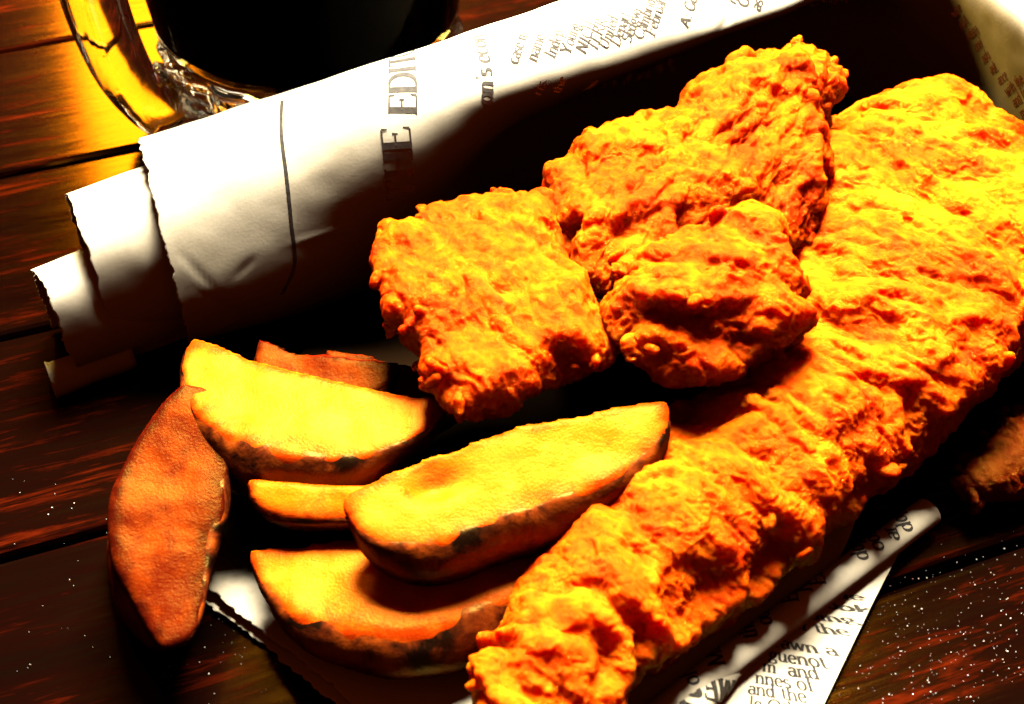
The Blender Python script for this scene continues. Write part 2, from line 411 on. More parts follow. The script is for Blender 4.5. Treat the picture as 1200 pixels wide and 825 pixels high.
# ------------------------------------------------------------------ sheets of paper
class Sheet:
    def __init__(s, name, grid, parent, thick=.022, flip=False, mat=None):
        s.g = np.asarray(grid, float); s.nu, s.nv = s.g.shape[:2]
        du = np.gradient(s.g, axis=0); dv = np.gradient(s.g, axis=1); n = np.cross(du, dv)
        s.n = n / (np.linalg.norm(n, axis=2)[:, :, None] + 1e-9) * (-1 if flip else 1)
        A = (s.g + s.n * thick / 2).reshape(-1, 3); B = (s.g - s.n * thick / 2).reshape(-1, 3); N = len(A)
        F = []; id = lambda i, j: i * s.nv + j
        for i in range(s.nu - 1):
            for j in range(s.nv - 1):
                q = (id(i, j), id(i + 1, j), id(i + 1, j + 1), id(i, j + 1))
                if flip: q = q[::-1]
                F.append(q); F.append(tuple(N + k for k in q[::-1]))
        rim = [id(i, 0) for i in range(s.nu)] + [id(s.nu - 1, j) for j in range(1, s.nv)] + [id(i, s.nv - 1) for i in range(s.nu - 2, -1, -1)] + [id(0, j) for j in range(s.nv - 2, 0, -1)]
        for a, b in zip(rim, rim[1:] + rim[:1]):
            q = (b, a, N + a, N + b); F.append(q[::-1] if flip else q)
        s.thick = thick
        s.o = mesh_obj(name, np.concatenate([A, B]), F, mat or MAT_PAPER, parent)
        s.px = PROJ(s.g.reshape(-1, 3)).reshape(s.nu, s.nv, 2)
        s.vis = (s.n * (CAM - s.g)).sum(2) > 0
        s.k = 0
    def find(s, px):
        d = ((s.px - np.array(px)) ** 2).sum(2) + np.where(s.vis, 0, 1e6)
        i, j = np.unravel_index(np.argmin(d), d.shape)
        # refine linearly
        i0 = min(max(i, 1), s.nu - 2); j0 = min(max(j, 1), s.nv - 2)
        J = np.stack([(s.px[i0 + 1, j0] - s.px[i0 - 1, j0]) / 2, (s.px[i0, j0 + 1] - s.px[i0, j0 - 1]) / 2], 1)
        try: r = np.linalg.solve(J, np.array(px) - s.px[i0, j0])
        except Exception: r = np.zeros(2)
        r = np.clip(r, -2, 2)
        return np.array([i0 + r[0], j0 + r[1]])
    def at(s, uv, off):
        u = np.clip(uv[:, 0], 0, s.nu - 1.001); v = np.clip(uv[:, 1], 0, s.nv - 1.001)
        i = u.astype(int); j = v.astype(int); a = (u - i)[:, None]; b = (v - j)[:, None]
        f = lambda g: g[i, j] * (1 - a) * (1 - b) + g[i + 1, j] * a * (1 - b) + g[i, j + 1] * (1 - a) * b + g[i + 1, j + 1] * a * b
        return f(s.g) + f(s.n) * (s.thick / 2 + off)
    def uvs(s, a, b, size, mirror=False):
        """frame for print starting at picture point a running towards b; em = size cm"""
        A = s.find(a); B = s.find(b); i, j = int(np.clip(A[0], 1, s.nu - 2)), int(np.clip(A[1], 1, s.nv - 2))
        Tu = (s.g[i + 1, j] - s.g[i - 1, j]) / 2; Tv = (s.g[i, j + 1] - s.g[i, j - 1]) / 2
        X = Tu * (B - A)[0] + Tv * (B - A)[1]; X /= np.linalg.norm(X) + 1e-9
        Y = np.cross(s.n[i, j], X) * (-1 if mirror else 1)
        Mx = np.linalg.pinv(np.stack([Tu, Tv], 1))
        return A, Mx @ X * size, Mx @ Y * size
def write(sheet, text, a, b, size, thick=.12, thin=.045, serif=True, track=1.0, mirror=False, acc=None, stretch=1.0, inset=0.0):
    A, X, Y = sheet.uvs(a, b, size, mirror)
    rib, adv = text_ribbons(text, thick, thin, serif, track)
    for l, r in rib:
        sheet.k += 1; off = .004 + (sheet.k % 17) * .0006
        add_strip(sheet, acc, A + (l[:, :1] + inset) * X * stretch + l[:, 1:] * Y, A + (r[:, :1] + inset) * X * stretch + r[:, 1:] * Y, off)
def add_strip(sheet, acc, L, R, off):
    inside = (L[:, 0] > .3) & (L[:, 0] < sheet.nu - 1.3) & (L[:, 1] > .3) & (L[:, 1] < sheet.nv - 1.3)
    if not inside.all(): return
    P = np.concatenate([sheet.at(L, off), sheet.at(R, off)]); n = len(L); k = len(acc[0])
    acc[0].extend(P.tolist())
    acc[1].extend((k + i, k + i + 1, k + n + i + 1, k + n + i) for i in range(n - 1))
def print_obj(sheet, acc, label=None, name='body_text'):
    o = mesh_obj(name, acc[0], acc[1], MAT_INK, sheet.o)
    if name != 'printed_rule': o['kind'] = 'stuff'
    if label: o['label'] = label
    return o
def rule(sheet, pts, width, acc):
    """a printed rule through picture points"""
    uv = crom([sheet.find(p) for p in pts], 80)
    d = np.gradient(uv, axis=0)
    i = np.clip(uv[:, 0].astype(int), 1, sheet.nu - 2); j = np.clip(uv[:, 1].astype(int), 1, sheet.nv - 2)
    L, R = [], []
    for k in range(len(uv)):
        Tu = (sheet.g[i[k] + 1, j[k]] - sheet.g[i[k] - 1, j[k]]) / 2; Tv = (sheet.g[i[k], j[k] + 1] - sheet.g[i[k], j[k] - 1]) / 2
        X = Tu * d[k, 0] + Tv * d[k, 1]; X /= np.linalg.norm(X) + 1e-9
        o = np.linalg.pinv(np.stack([Tu, Tv], 1)) @ np.cross(sheet.n[i[k], j[k]], X) * width / 2
        L.append(uv[k] + o); R.append(uv[k] - o)
    add_strip(sheet, acc, np.array(L), np.array(R), .004)

paper = thing('newspaper', 'crumpled newspaper wrapped round the fried fish, rolled along its back edge', 'newspaper')

def tear(n, seed, amp=.06):
    t = np.linspace(0, 1, n); p = np.stack([t * n * .23, t * 0 + seed, t * 0], 1)
    q = np.stack([t * n * .06, t * 0 + seed + 9, t * 0], 1)
    return amp * (perlin(p, seed) + 1.3 * np.abs(perlin(p * 1.9, seed + 3))) + amp * 1.5 * perlin(q, seed + 5)

def roll_sheet(name, stations, nu, nv, seed, wrinkle=.028, tear_left=.06, flip=False, creases=()):
    """stations: (crest picture point, crest height, section [(forward offset, height)...])"""
    crest = np.array([W(px, py, z) for (px, py), z, s in stations])
    tang = np.gradient(crest[:, :2], axis=0)
    tang /= np.linalg.norm(tang, axis=1)[:, None]
    rows = []
    for c, t, st in zip(crest, tang, stations):
        fr = np.array([t[1], -t[0]])                       # towards the food
        sec = crom(st[2], nv)
        # even spacing along the section
        L = np.concatenate([[0], np.cumsum(np.linalg.norm(np.diff(sec, axis=0), axis=1))]); tt = np.linspace(0, L[-1], nv)
        sec = np.stack([np.interp(tt, L, sec[:, k]) for k in (0, 1)], 1)
        rows.append(np.stack([c[0] + fr[0] * sec[:, 0], c[1] + fr[1] * sec[:, 0], sec[:, 1]], 1))
    rows = np.array(rows)
    g = np.stack([crom(rows[:, j], nu) for j in range(nv)], 1)
    du = np.gradient(g, axis=0); dv = np.gradient(g, axis=1); n = np.cross(du, dv); n /= np.linalg.norm(n, axis=2)[:, :, None] + 1e-9
    q = g.reshape(-1, 3)
    w = fbm(q * .35, 3, seed) * wrinkle * 1.6 + (np.abs(perlin(q * .8 + 5, seed + 11)) - .3) * wrinkle * .22 + perlin(q * 1.6, seed + 4) * wrinkle * .05
    w = w.reshape(nu, nv)
    gp = PROJ(q).reshape(nu, nv, 2)
    for a, b, hgt in creases:                                # sharp little handling creases
        a = np.array(a, float); ab = np.array(b, float) - a; t = np.clip(((gp - a) @ ab) / (ab @ ab), 0, 1)
        dd = np.linalg.norm(gp - (a + t[:, :, None] * ab), axis=2) / 45
        w = w + hgt * np.exp(-(dd / .10) ** 2) * np.sin(np.pi * np.clip(t, .04, .96))
    g = g + n * w[:, :, None]
    if tear_left:
        d = g[1] - g[0]; d /= np.linalg.norm(d, axis=1)[:, None]
        g[0] = g[0] + d * tear(nv, seed, tear_left)[:, None]
        g[1] = g[0] + d * .05
    g[:, :, 2] = np.maximum(g[:, :, 2], .06)
    return g

oval = lambda s, h, lean=0: [(-3.3 * s, .12), (-3.25 * s, .30 * h), (-2.5 * s, .66 * h), (-1.3 * s, .93 * h), (0, h), (1.3 * s, .94 * h), (2.4 * s + lean, .74 * h), (3.1 * s + lean, .45 * h), (2.9 * s + lean, .2 * h), (2.0 * s + lean, .08)]
ST = [((166, 181), 5.0, oval(1.0, 5.0)),
      ((330, 126), 5.6, oval(.95, 5.6)),
      ((470, 80), 6.5, [(-2.9, .12), (-2.9, 1.7), (-2.3, 4.4), (-1.2, 6.1), (0, 6.5), (1.1, 6.15), (1.9, 5.2), (2.1, 3.8), (1.3, 1.6), (.4, .1)]),
      ((600, 36), 6.8, [(-2.4, .12), (-2.5, 2.0), (-2.0, 4.9), (-1.0, 6.5), (0, 6.85), (1.05, 6.55), (1.6, 5.85), (1.1, 4.8), (-.4, 3.2), (-1.2, .1)]),
      ((730, -10), 6.7, [(-2.0, .12), (-2.1, 2.2), (-1.8, 5.0), (-.9, 6.4), (0, 6.75), (1.15, 6.35), (1.75, 5.55), (1.0, 4.7), (-.6, 3.4), (-1.3, .1)]),
      ((860, -50), 6.5, [(-1.8, .12), (-1.9, 2.4), (-1.6, 4.8), (-.8, 6.2), (0, 6.55), (1.1, 6.3), (2.0, 5.6), (1.3, 4.9), (-.4, 3.6), (-1.2, .1)]),
      ((1000, -95), 6.8, [(-1.8, .12), (-1.9, 2.4), (-1.6, 4.8), (-.8, 6.5), (0, 6.9), (1.1, 6.5), (1.9, 5.8), (1.2, 5.0), (-.4, 3.6), (-1.0, .1)]),
      ((1120, -75), 7.2, [(-1.6, .12), (-1.7, 2.4), (-1.4, 4.8), (-.7, 6.9), (0, 7.2), (.5, 6.8), (.5, 5.9), (.1, 4.6), (-.4, 2.4), (-.6, .1)]),
      ((1215, 5), 7.4, [(-1.5, .12), (-1.6, 2.4), (-1.3, 4.8), (-.7, 7.0), (0, 7.4), (.35, 6.9), (.2, 5.9), (-.2, 4.4), (-.6, 2.4), (-.8, .1)]),
      ((1330, 130), 7.0, [(-1.5, .12), (-1.6, 2.4), (-1.3, 4.8), (-.7, 6.6), (0, 7.0), (.35, 6.5), (.2, 5.5), (-.2, 4.0), (-.6, 2.2), (-.8, .1)])]
outer = Sheet('outer_sheet', roll_sheet('outer', ST, 320, 240, 3, creases=[((228, 338), (305, 384), .035), ((236, 390), (285, 372), -.03), ((205, 290), (262, 352), .02), ((272, 330), (300, 300), .02), ((330, 290), (420, 262), -.02), ((560, 70), (620, 84), .03), ((860, 10), (840, 45), .05)]), paper, flip=True)
outer.o['label'] = 'outermost sheet rolled over at the back, headline print on its crest'

ov2 = lambda s, h: [(-2.6 * s, .1), (-2.9 * s, .4 * h), (-2.0 * s, .75 * h), (-1.0 * s, .95 * h), (0, h), (1.0 * s, .92 * h), (1.7 * s, .68 * h), (1.9 * s, .36 * h), (1.2 * s, .05 * h)]
MID = [((84, 245), 4.3, ov2(1.0, 4.3)), ((170, 214), 4.5, ov2(1.02, 4.5)), ((260, 184), 4.6, ov2(1.0, 4.6))]
middle = Sheet('middle_sheet', roll_sheet('mid', MID, 60, 120, 13, .028, .06), paper, flip=True)
middle.o['label'] = 'second sheet of the roll jutting past the outer one'
INN = [((44, 326), 3.2, ov2(.6, 3.2)), ((100, 303), 3.3, ov2(.62, 3.3)), ((190, 269), 3.4, ov2(.6, 3.4))]
inner = Sheet('inner_sheet', roll_sheet('inn', INN, 40, 100, 23, .04, .09), paper, flip=True)
inner.o['label'] = 'ragged innermost sheet sticking out of the roll'
TAB = [((56, 434), .8, ov2(.22, .9)), ((64, 428), .9, ov2(.22, .9)), ((150, 398), .9, ov2(.2, .9))]
tab = Sheet('torn_flap', roll_sheet('tab', TAB, 30, 60, 33, .06, .10), paper, flip=True)

# sheets lying flat under the food
def flat_sheet(name, left, right, nu, nv, seed, z0, label=None, amp=.03, tear_amp=.05):
    """left / right: picture points of two long edges on the table"""
    Lp = crom([W(x, y, z) for x, y, z in left], nu); Rp = crom([W(x, y, z) for x, y, z in right], nu)
    t = np.linspace(0, 1, nv)[None, :, None]
    g = Lp[:, None] * (1 - t) + Rp[:, None] * t
    q = g.reshape(-1, 3); g[:, :, 2] += (fbm(q * .5, 3, seed) * amp + amp).reshape(nu, nv)
    d = g[:, 1] - g[:, 0]; d /= np.linalg.norm(d, axis=1)[:, None]
    g[:, 0] += d * tear(nu, seed + 2, tear_amp)[:, None]; g[:, 1] = g[:, 0] + d * .04
    s = Sheet(name, g, paper, flip=False, mat=MAT_FOOD_SHADE)
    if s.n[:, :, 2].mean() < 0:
        bpy.data.objects.remove(s.o); s = Sheet(name, g[::-1], paper, mat=MAT_FOOD_SHADE)
    if label: s.o['label'] = label
    return s
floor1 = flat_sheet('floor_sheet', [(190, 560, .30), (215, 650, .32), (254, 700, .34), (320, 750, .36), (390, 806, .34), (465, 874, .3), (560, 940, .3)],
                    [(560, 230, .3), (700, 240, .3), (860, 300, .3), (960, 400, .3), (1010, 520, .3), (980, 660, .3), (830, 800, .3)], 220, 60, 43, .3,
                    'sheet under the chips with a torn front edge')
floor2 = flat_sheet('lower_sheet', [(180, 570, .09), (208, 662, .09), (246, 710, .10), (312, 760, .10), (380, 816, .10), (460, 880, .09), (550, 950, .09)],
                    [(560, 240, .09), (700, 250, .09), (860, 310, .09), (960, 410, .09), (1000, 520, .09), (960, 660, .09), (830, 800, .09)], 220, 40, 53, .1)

def tube_grid(path, radii, n_len, n_ang, turns, a0, seed, wr=.02):
    c = crom(path, n_len); r = np.interp(np.linspace(0, 1, n_len), np.linspace(0, 1, len(radii)), radii)
    d = np.gradient(c, axis=0); d /= np.linalg.norm(d, axis=1)[:, None]
    side = np.cross(d, [0, 0, 1]); side /= np.linalg.norm(side, axis=1)[:, None]; up = np.cross(side, d)
    a = np.linspace(a0, a0 + turns * 2 * np.pi, n_ang)
    k = 1 - .22 * (a - a0) / (2 * np.pi)
    g = c[:, None] + r[:, None, None] * k[None, :, None] * (np.cos(a)[None, :, None] * side[:, None] + np.sin(a)[None, :, None] * up[:, None] * .85)
    q = g.reshape(-1, 3); g = g + (up[:, None] * (perlin(q * .9, seed) * wr * 2).reshape(n_len, n_ang)[:, :, None])
    return g
rg = tube_grid([W(705, 895, .42), W(805, 812, .44), W(905, 734, .45), W(1000, 664, .46), W(1088, 598, .46)], [.40, .40, .39, .38, .37], 150, 60, 1.25, -1.2, 63)
rolled = Sheet('rolled_edge', rg, paper, flip=True)
if ((rolled.n[75] * (rg[75] - rg[75].mean(0))).sum() < 0):
    bpy.data.objects.remove(rolled.o); rolled = Sheet('rolled_edge', rg, paper, flip=False)
rolled.o['label'] = 'front edge rolled into a thin tube of print'
flapg = []
Lf = crom([W(1046, 648, .16), W(940, 720, .14), W(830, 800, .12), W(700, 900, .1)], 90); Rf = crom([W(1052, 651, .16), W(1024, 705, .20), W(990, 775, .16), W(935, 890, .14)], 90)
t = np.linspace(0, 1, 60)[None, :, None]; fg = Lf[:, None] * (1 - t) + Rf[:, None] * t
fg[:, :, 2] += (fbm(fg.reshape(-1, 3) * .45, 3, 71) * .05 + .04).reshape(90, 60)
flap = Sheet('flat_corner', fg, paper)
if flap.n[:, :, 2].mean() < 0:
    bpy.data.objects.remove(flap.o); flap = Sheet('flat_corner', fg, paper, flip=True)
flap.o['label'] = 'flat pointed corner with a column of text'
cg = tube_grid([W(730, 900, .40), W(800, 835, .38), W(850, 785, .34), (W(905, 728, .26)), W(938, 694, .22)], [.50, .46, .36, .22, .10], 90, 44, .9, -.6, 83)
fold = Sheet('folded_pleat', cg, paper, flip=True)
if ((fold.n[30] * (cg[30] - cg[30].mean(0))).sum() < 0):
    bpy.data.objects.remove(fold.o); fold = Sheet('folded_pleat', cg, paper, flip=False)

# print
acc = ([], [])
write(outer, 'THE', (484, 232), (483, 190), 1.02, .17, .05, acc=acc, track=.94)
write(outer, 'EDITOR', (488, 136), (488, 110), 1.02, .17, .05, acc=acc, track=.94)
print_obj(outer, acc, 'large serif headline letters', 'headline')
acc = ([], [])
rule(outer, [(331, 118), (330, 160), (336, 210), (341, 260), (345, 310), (330, 345)], .10, acc)
print_obj(outer, acc, 'thin black column rule', 'printed_rule')
acc = ([], [])
write(outer, "on's econ", (576, 122), (574, 70), .62, .15, .05, acc=acc)
cols = [((606, 76), 'case m', 'rts.'), ((628, 73), 'name', 'the'), ((649, 70), 'Indep', 'for'), ((667, 66), 'Young', 'his'), ((685, 64), 'NICH', 'tax'),
        ((698, 62), 'TERR', 'max'), ((711, 60), 'United', 'that'), ((725, 56), 'Depart', 'of'), ((738, 52), 'Sedgwi', 'the'), ((752, 48), 'Cambridge', 'high'), ((766, 44), 'February', 'some')]
for (x, y), w1, w2 in cols:
    write(outer, w1, (x, y), (x + 14, y - 40), .44, .13, .06, acc=acc)
    write(outer, w2, (x + 26, y + 36), (x + 36, y + 15), .40, .13, .06, acc=acc)
for (x, y, s) in ((806, 34, 'A: Go'), (819, 46, 'nditure'), (835, 46, 'th rates'), (862, 6, 'ras'), (875, 10, 'Gov'), (890, 14, 'as p'), (958, 4, '4.'), (972, 2, 'an'), (984, 4, 'of'), (996, 3, 'in')):
    write(outer, s, (x, y), (x + 8, y - 25), .46, .15, .13, serif=False, acc=acc)
for k, s in enumerate(('ware', 'AIA', 'Misra', 'onel', 'ndu', 'ask', 'ance', 'with the', 'and for', 'more', 'than')):
    write(outer, s, (1118 + k * 9, 22 + k * 13), (1140 + k * 9, 2 + k * 13), .42, .13, .08, acc=acc)
print_obj(outer, acc, 'columns of small print')
acc = ([], [])
for (x, y, s) in ((1070, 622, 'dop'), (1054, 633, 'ar'), (1036, 645, 'oor'), (1018, 656, 'dop')):
    write(rolled, s, (x, y), (x - 14, y - 20), .52, .14, .06, acc=acc)
write(rolled, 'X', (1006, 678), (985, 645), 1.0, .2, .05, acc=acc)
for (x, y, s) in ((968, 686, 'ER'), (952, 694, 'NN'), (936, 706, 'EG'), (905, 732, 'ook'), (888, 748, 'the'), (850, 780, 'MES'), (820, 802, 'of')):
    write(rolled, s, (x, y), (x - 12, y - 22), .50, .14, .06, acc=acc)
print_obj(rolled, acc, 'upside-down print on the tube')
acc = ([], [])
LN = [(990, 702, 'the'), (982, 715, 'book'), (977, 729, 'doing'), (971, 743, 'of the'), (958, 766, 'rawn a'), (951, 781, 'guenot'), (945, 795, 'm  and'), (939, 809, 'nnes of'), (932, 822, 'and the'), (925, 838, 'le Oth')]
for x, y, s in LN:
    rib, adv = text_ribbons(s, .1, .04); sz = .42
    L = adv * sz * 47
    write(flap, s, (x - L, y - L * .16), (x, y), sz, .13, .05, acc=acc, track=1.0)
print_obj(flap, acc, 'short column of serif text')
acc = ([], [])
write(fold, 'MES', (862, 798), (835, 795), .62, .18, .07, acc=acc); write(fold, 'SO', (822, 812), (795, 812), .9, .2, .08, acc=acc)
write(fold, 'WE', (900, 745), (880, 750), .5, .18, .07, acc=acc)
print_obj(fold, acc)

# ------------------------------------------------------------------ fried fish
def inside_dist(poly, pts):
    P = np.asarray(poly, float); Q = np.roll(P, -1, 0); d = np.full(len(pts), 1e9); ins = np.zeros(len(pts), bool)
    for a, b in zip(P, Q):
        ab = b - a; t = np.clip(((pts - a) @ ab) / (ab @ ab), 0, 1)
        d = np.minimum(d, np.linalg.norm(pts - (a + t[:, None] * ab), axis=1))
        c = ((a[1] > pts[:, 1]) != (b[1] > pts[:, 1]))
        with np.errstate(divide='ignore', invalid='ignore'):
            c &= pts[:, 0] < (b[0] - a[0]) * (pts[:, 1] - a[1]) / (b[1] - a[1]) + a[0]
        ins ^= c
    return np.where(ins, d, -d)
def slab(poly, zfun, rmax, step=13, rmin=.16, extra=()):
    """a rounded piece of food: balls of its thickness filling its outline at its own height above the table"""
    P = np.asarray(poly, float); lo, hi = P.min(0), P.max(0)
    X, Y = np.meshgrid(np.arange(lo[0], hi[0], step), np.arange(lo[1], hi[1], step)); pts = np.stack([X.ravel(), Y.ravel()], 1)
    pts = pts + rng.uniform(-.3, .3, pts.shape) * step
    d = inside_dist(P, pts); it = []
    for (x, y), k in zip(pts, d):
        if k <= 0: continue
        c = W(x, y, zfun(x, y)); r = k * depth(c) / FPX
        if r < rmin: continue
        it.append((c, min(r, rmax)))
    it += list(extra)
    return balls(it)
def batter(name, verts, faces, mat, parent, seed, ridge_dir, voxel=.055, amp=1.0, ridge=1.0, lam=1.15, fringe=0):
    v, f, n = remesh(verts, faces, .11, 6, .5)
    # second pass: lumps and folds, then a finer skin over them
    rd = np.asarray(ridge_dir, float); rd /= np.linalg.norm(rd); rs = np.cross(rd, [0, 0, 1]); rs /= np.linalg.norm(rs)
    def local(p, k=1.0): return np.stack([p @ rd / lam, p @ rs / (lam * 3.4), p[:, 2] / (lam * 1.6)], 1) * k
    warp = np.stack([fbm(v * .55 + 10 * k, 2, seed + 40 + k) for k in range(3)], 1)
    p = v + warp * .55
    rgd = 1 - np.sqrt(perlin(local(p), seed) ** 2 + .012) * 2.0                     # long soft folds
    rg2 = 1 - np.abs(perlin(local(p, 2.1) + 7, seed + 1)) * 2.0
    lump = fbm(p * .55, 2, seed + 2)
    bub = 1 - worley(p * 1.15, seed + 3) * 1.25
    disp = amp * (.30 * lump + ridge * (.25 * rgd + .07 * rg2) + .05 * bub - .14)
    disp = -.24 + np.logaddexp(0, (disp + .24) * 12) / 12          # no deep pits
    v = v + n * disp[:, None]
    # sideways push makes crusty overhangs
    side = np.stack([perlin(p * 1.3 + 31 * k, seed + 60 + k) for k in range(3)], 1); side[:, 2] *= .4
    v = v + side * .10 * amp
    s2 = np.stack([perlin(p * 2.9 + 17 * k, seed + 80 + k) for k in range(3)], 1); s2[:, 2] *= .5
    v = v + s2 * .05 * amp
    if fringe:
        nrm = normals_of(v, f); cand = np.where((np.abs(nrm[:, 2]) < .55) & (v[:, 2] > v[:, 2].mean() - .6))[0]
        
        bv, bf = [], []
        for i in rng.choice(cand, fringe, replace=False):      # thin crisp flakes standing off the crust
            q, _ = np.linalg.qr(rng.normal(size=(3, 3)))
            k = len(bv) * len(ICO[0])
            bv.append((ICO[0] * np.array([rng.uniform(.18, .34), rng.uniform(.12, .22), .055])) @ q.T + v[i] + nrm[i] * .06)
            bf += [tuple(k + t for t in f_) for f_ in ICO[1]]
        bv = np.concatenate(bv)
        f = list(f) + [tuple(k + len(v) for k in t) for t in bf]; v = np.concatenate([v, bv])
    v, f, n = remesh(v, f, voxel, 2, .4)
    p = v + np.stack([fbm(v * 1.4 + 10 * k, 2, seed + 70 + k) for k in range(3)], 1) * .18
    blis = np.clip(.62 - worley(p * 1.9, seed + 9), 0, 1) * 1.6
    q2 = v + np.stack([perlin(v * 2.6 + 9 * k, seed + 90 + k) for k in range(3)], 1) * .22
    crk = 1 - np.abs(perlin(q2 * 4.6, seed + 12)) * 2.4
    crk2 = 1 - np.abs(perlin(q2 * 9.5, seed + 13)) * 2.4
    fl = 1 - np.abs(perlin(local(p, 3.6) + 3, seed + 5)) * 2
    b2 = 1 - worley(p * 3.1, seed + 6) * 1.3
    g = fbm(p * 6.5, 2, seed + 7)
    fl2 = 1 - np.abs(perlin(local(p, 8.0) + 5, seed + 8)) * 2
    v = v + n * (amp * (.050 * fl + .024 * fl2 + .034 * blis + .024 * crk + .009 * crk2 + .006 * g))[:, None]
    v[:, 2] = np.maximum(v[:, 2], .14)
    return mesh_obj(name, v, f, mat, parent)

fish_poly = [(560, 835), (562, 785), (600, 715), (640, 655), (690, 580), (730, 530), (790, 490), (855, 452), (905, 420), (915, 360), (925, 300), (930, 240), (940, 190), (985, 150), (1030, 125), (1080, 103), (1130, 108), (1175, 145), (1235, 190),
             (1290, 260), (1280, 330), (1215, 395), (1165, 445), (1120, 490), (1060, 545), (1000, 595), (955, 650), (900, 680), (840, 720), (780, 765), (715, 820), (690, 860), (600, 900)]
fz = lambda x, y: 1.65 + 1.5 * float(sm(640, 150, y))
fv, ff = slab(fish_poly, fz, 1.7, 14)
RD = (W(1130, 200, 3) - W(620, 800, 2)); RD[2] = 0
RD2 = np.array([RD[0] * .8 + RD[1] * .45, RD[1] * .9 - RD[0] * .35, 0])
fish = tag(batter('battered_fish', fv, ff, MAT_BATTER, None, 101, RD, .043, .95, 1.55, 1.1, 40),
           'long golden battered fish fillet lying across the newspaper, tapering to its tail', 'fried fish')

A_poly = [(436, 275), (448, 260), (490, 258), (520, 240), (590, 220), (640, 232), (652, 270), (690, 325), (716, 375), (730, 402), (700, 428), (640, 455), (600, 482), (560, 496), (510, 465), (495, 430), (460, 375), (452, 330), (436, 295)]
ax_ = [(W(x, y, 4.4), r) for x, y, r in ((455, 275, .42), (470, 290, .4), (458, 320, .3), (590, 232, .4), (635, 245, .4), (462, 362, .3))]
av, af = slab(A_poly, lambda x, y: 4.5 - .8 * (y - 220) / 270, .78, 9, extra=ax_)
tag(batter('battered_fish_piece', av, af, MAT_BATTER, None, 201, (1, .6, 0), .05, 1.05, .8, 1.0, 20), 'flat squarish piece of battered fish resting on the potato wedges', 'fried fish')
B_poly = [(636, 225), (650, 200), (690, 175), (720, 150), (770, 140), (805, 110), (845, 90), (880, 78), (905, 62), (935, 50), (955, 68), (980, 85), (986, 105), (975, 130), (958, 150), (968, 200), (955, 250), (925, 290), (870, 300), (800, 310), (745, 350), (690, 340), (648, 290)]
ex = [(W(865, 66, 5.6), .24), (W(858, 72, 5.6), .16), (W(862, 80, 5.5), .19), (W(862, 94, 5.4), .2), (W(866, 106, 5.5), .34), (W(936, 58, 5.6), .2), (W(972, 100, 5.4), .34)]
bv, bf = slab(B_poly, lambda x, y: 4.0 + 1.1 * float(sm(260, 90, y)), 1.35, 11, extra=ex)
tag(batter('battered_fish_piece', bv, bf, MAT_BATTER, None, 301, (1, -.5, 0), .05, 1.1, 1.1, .95, 22), 'craggy battered fish piece with an upright knob, under the newspaper rim', 'fried fish')
C_poly = [(716, 405), (720, 350), (730, 300), (790, 285), (840, 262), (870, 245), (905, 248), (920, 270), (915, 300), (932, 340), (938, 385), (915, 415), (880, 420), (850, 438), (800, 440), (755, 425)]
cv, cf = slab(C_poly, lambda x, y: 4.35 + .7 * float(sm(400, 260, y)), 1.25, 10)
tag(batter('battered_fish_piece', cv, cf, MAT_BATTER, None, 401, (.3, 1, 0), .05, 1.15, 1.2, 1.0, 18), 'rounded knobbly lump of battered fish wedged against the long fillet', 'fried fish')
D_poly = [(1112, 570), (1135, 545), (1160, 520), (1190, 490), (1240, 470), (1250, 560), (1200, 575), (1160, 585), (1130, 585)]
dv, df = slab(D_poly, lambda x, y: .75, .6, 8)
tag(batter('batter_scrap', dv, df, MAT_SCRAP, None, 501, (1, .3, 0), .045, .8, .8, .7, 16), 'dark ragged scrap of batter on the table beside the fillet', 'batter')

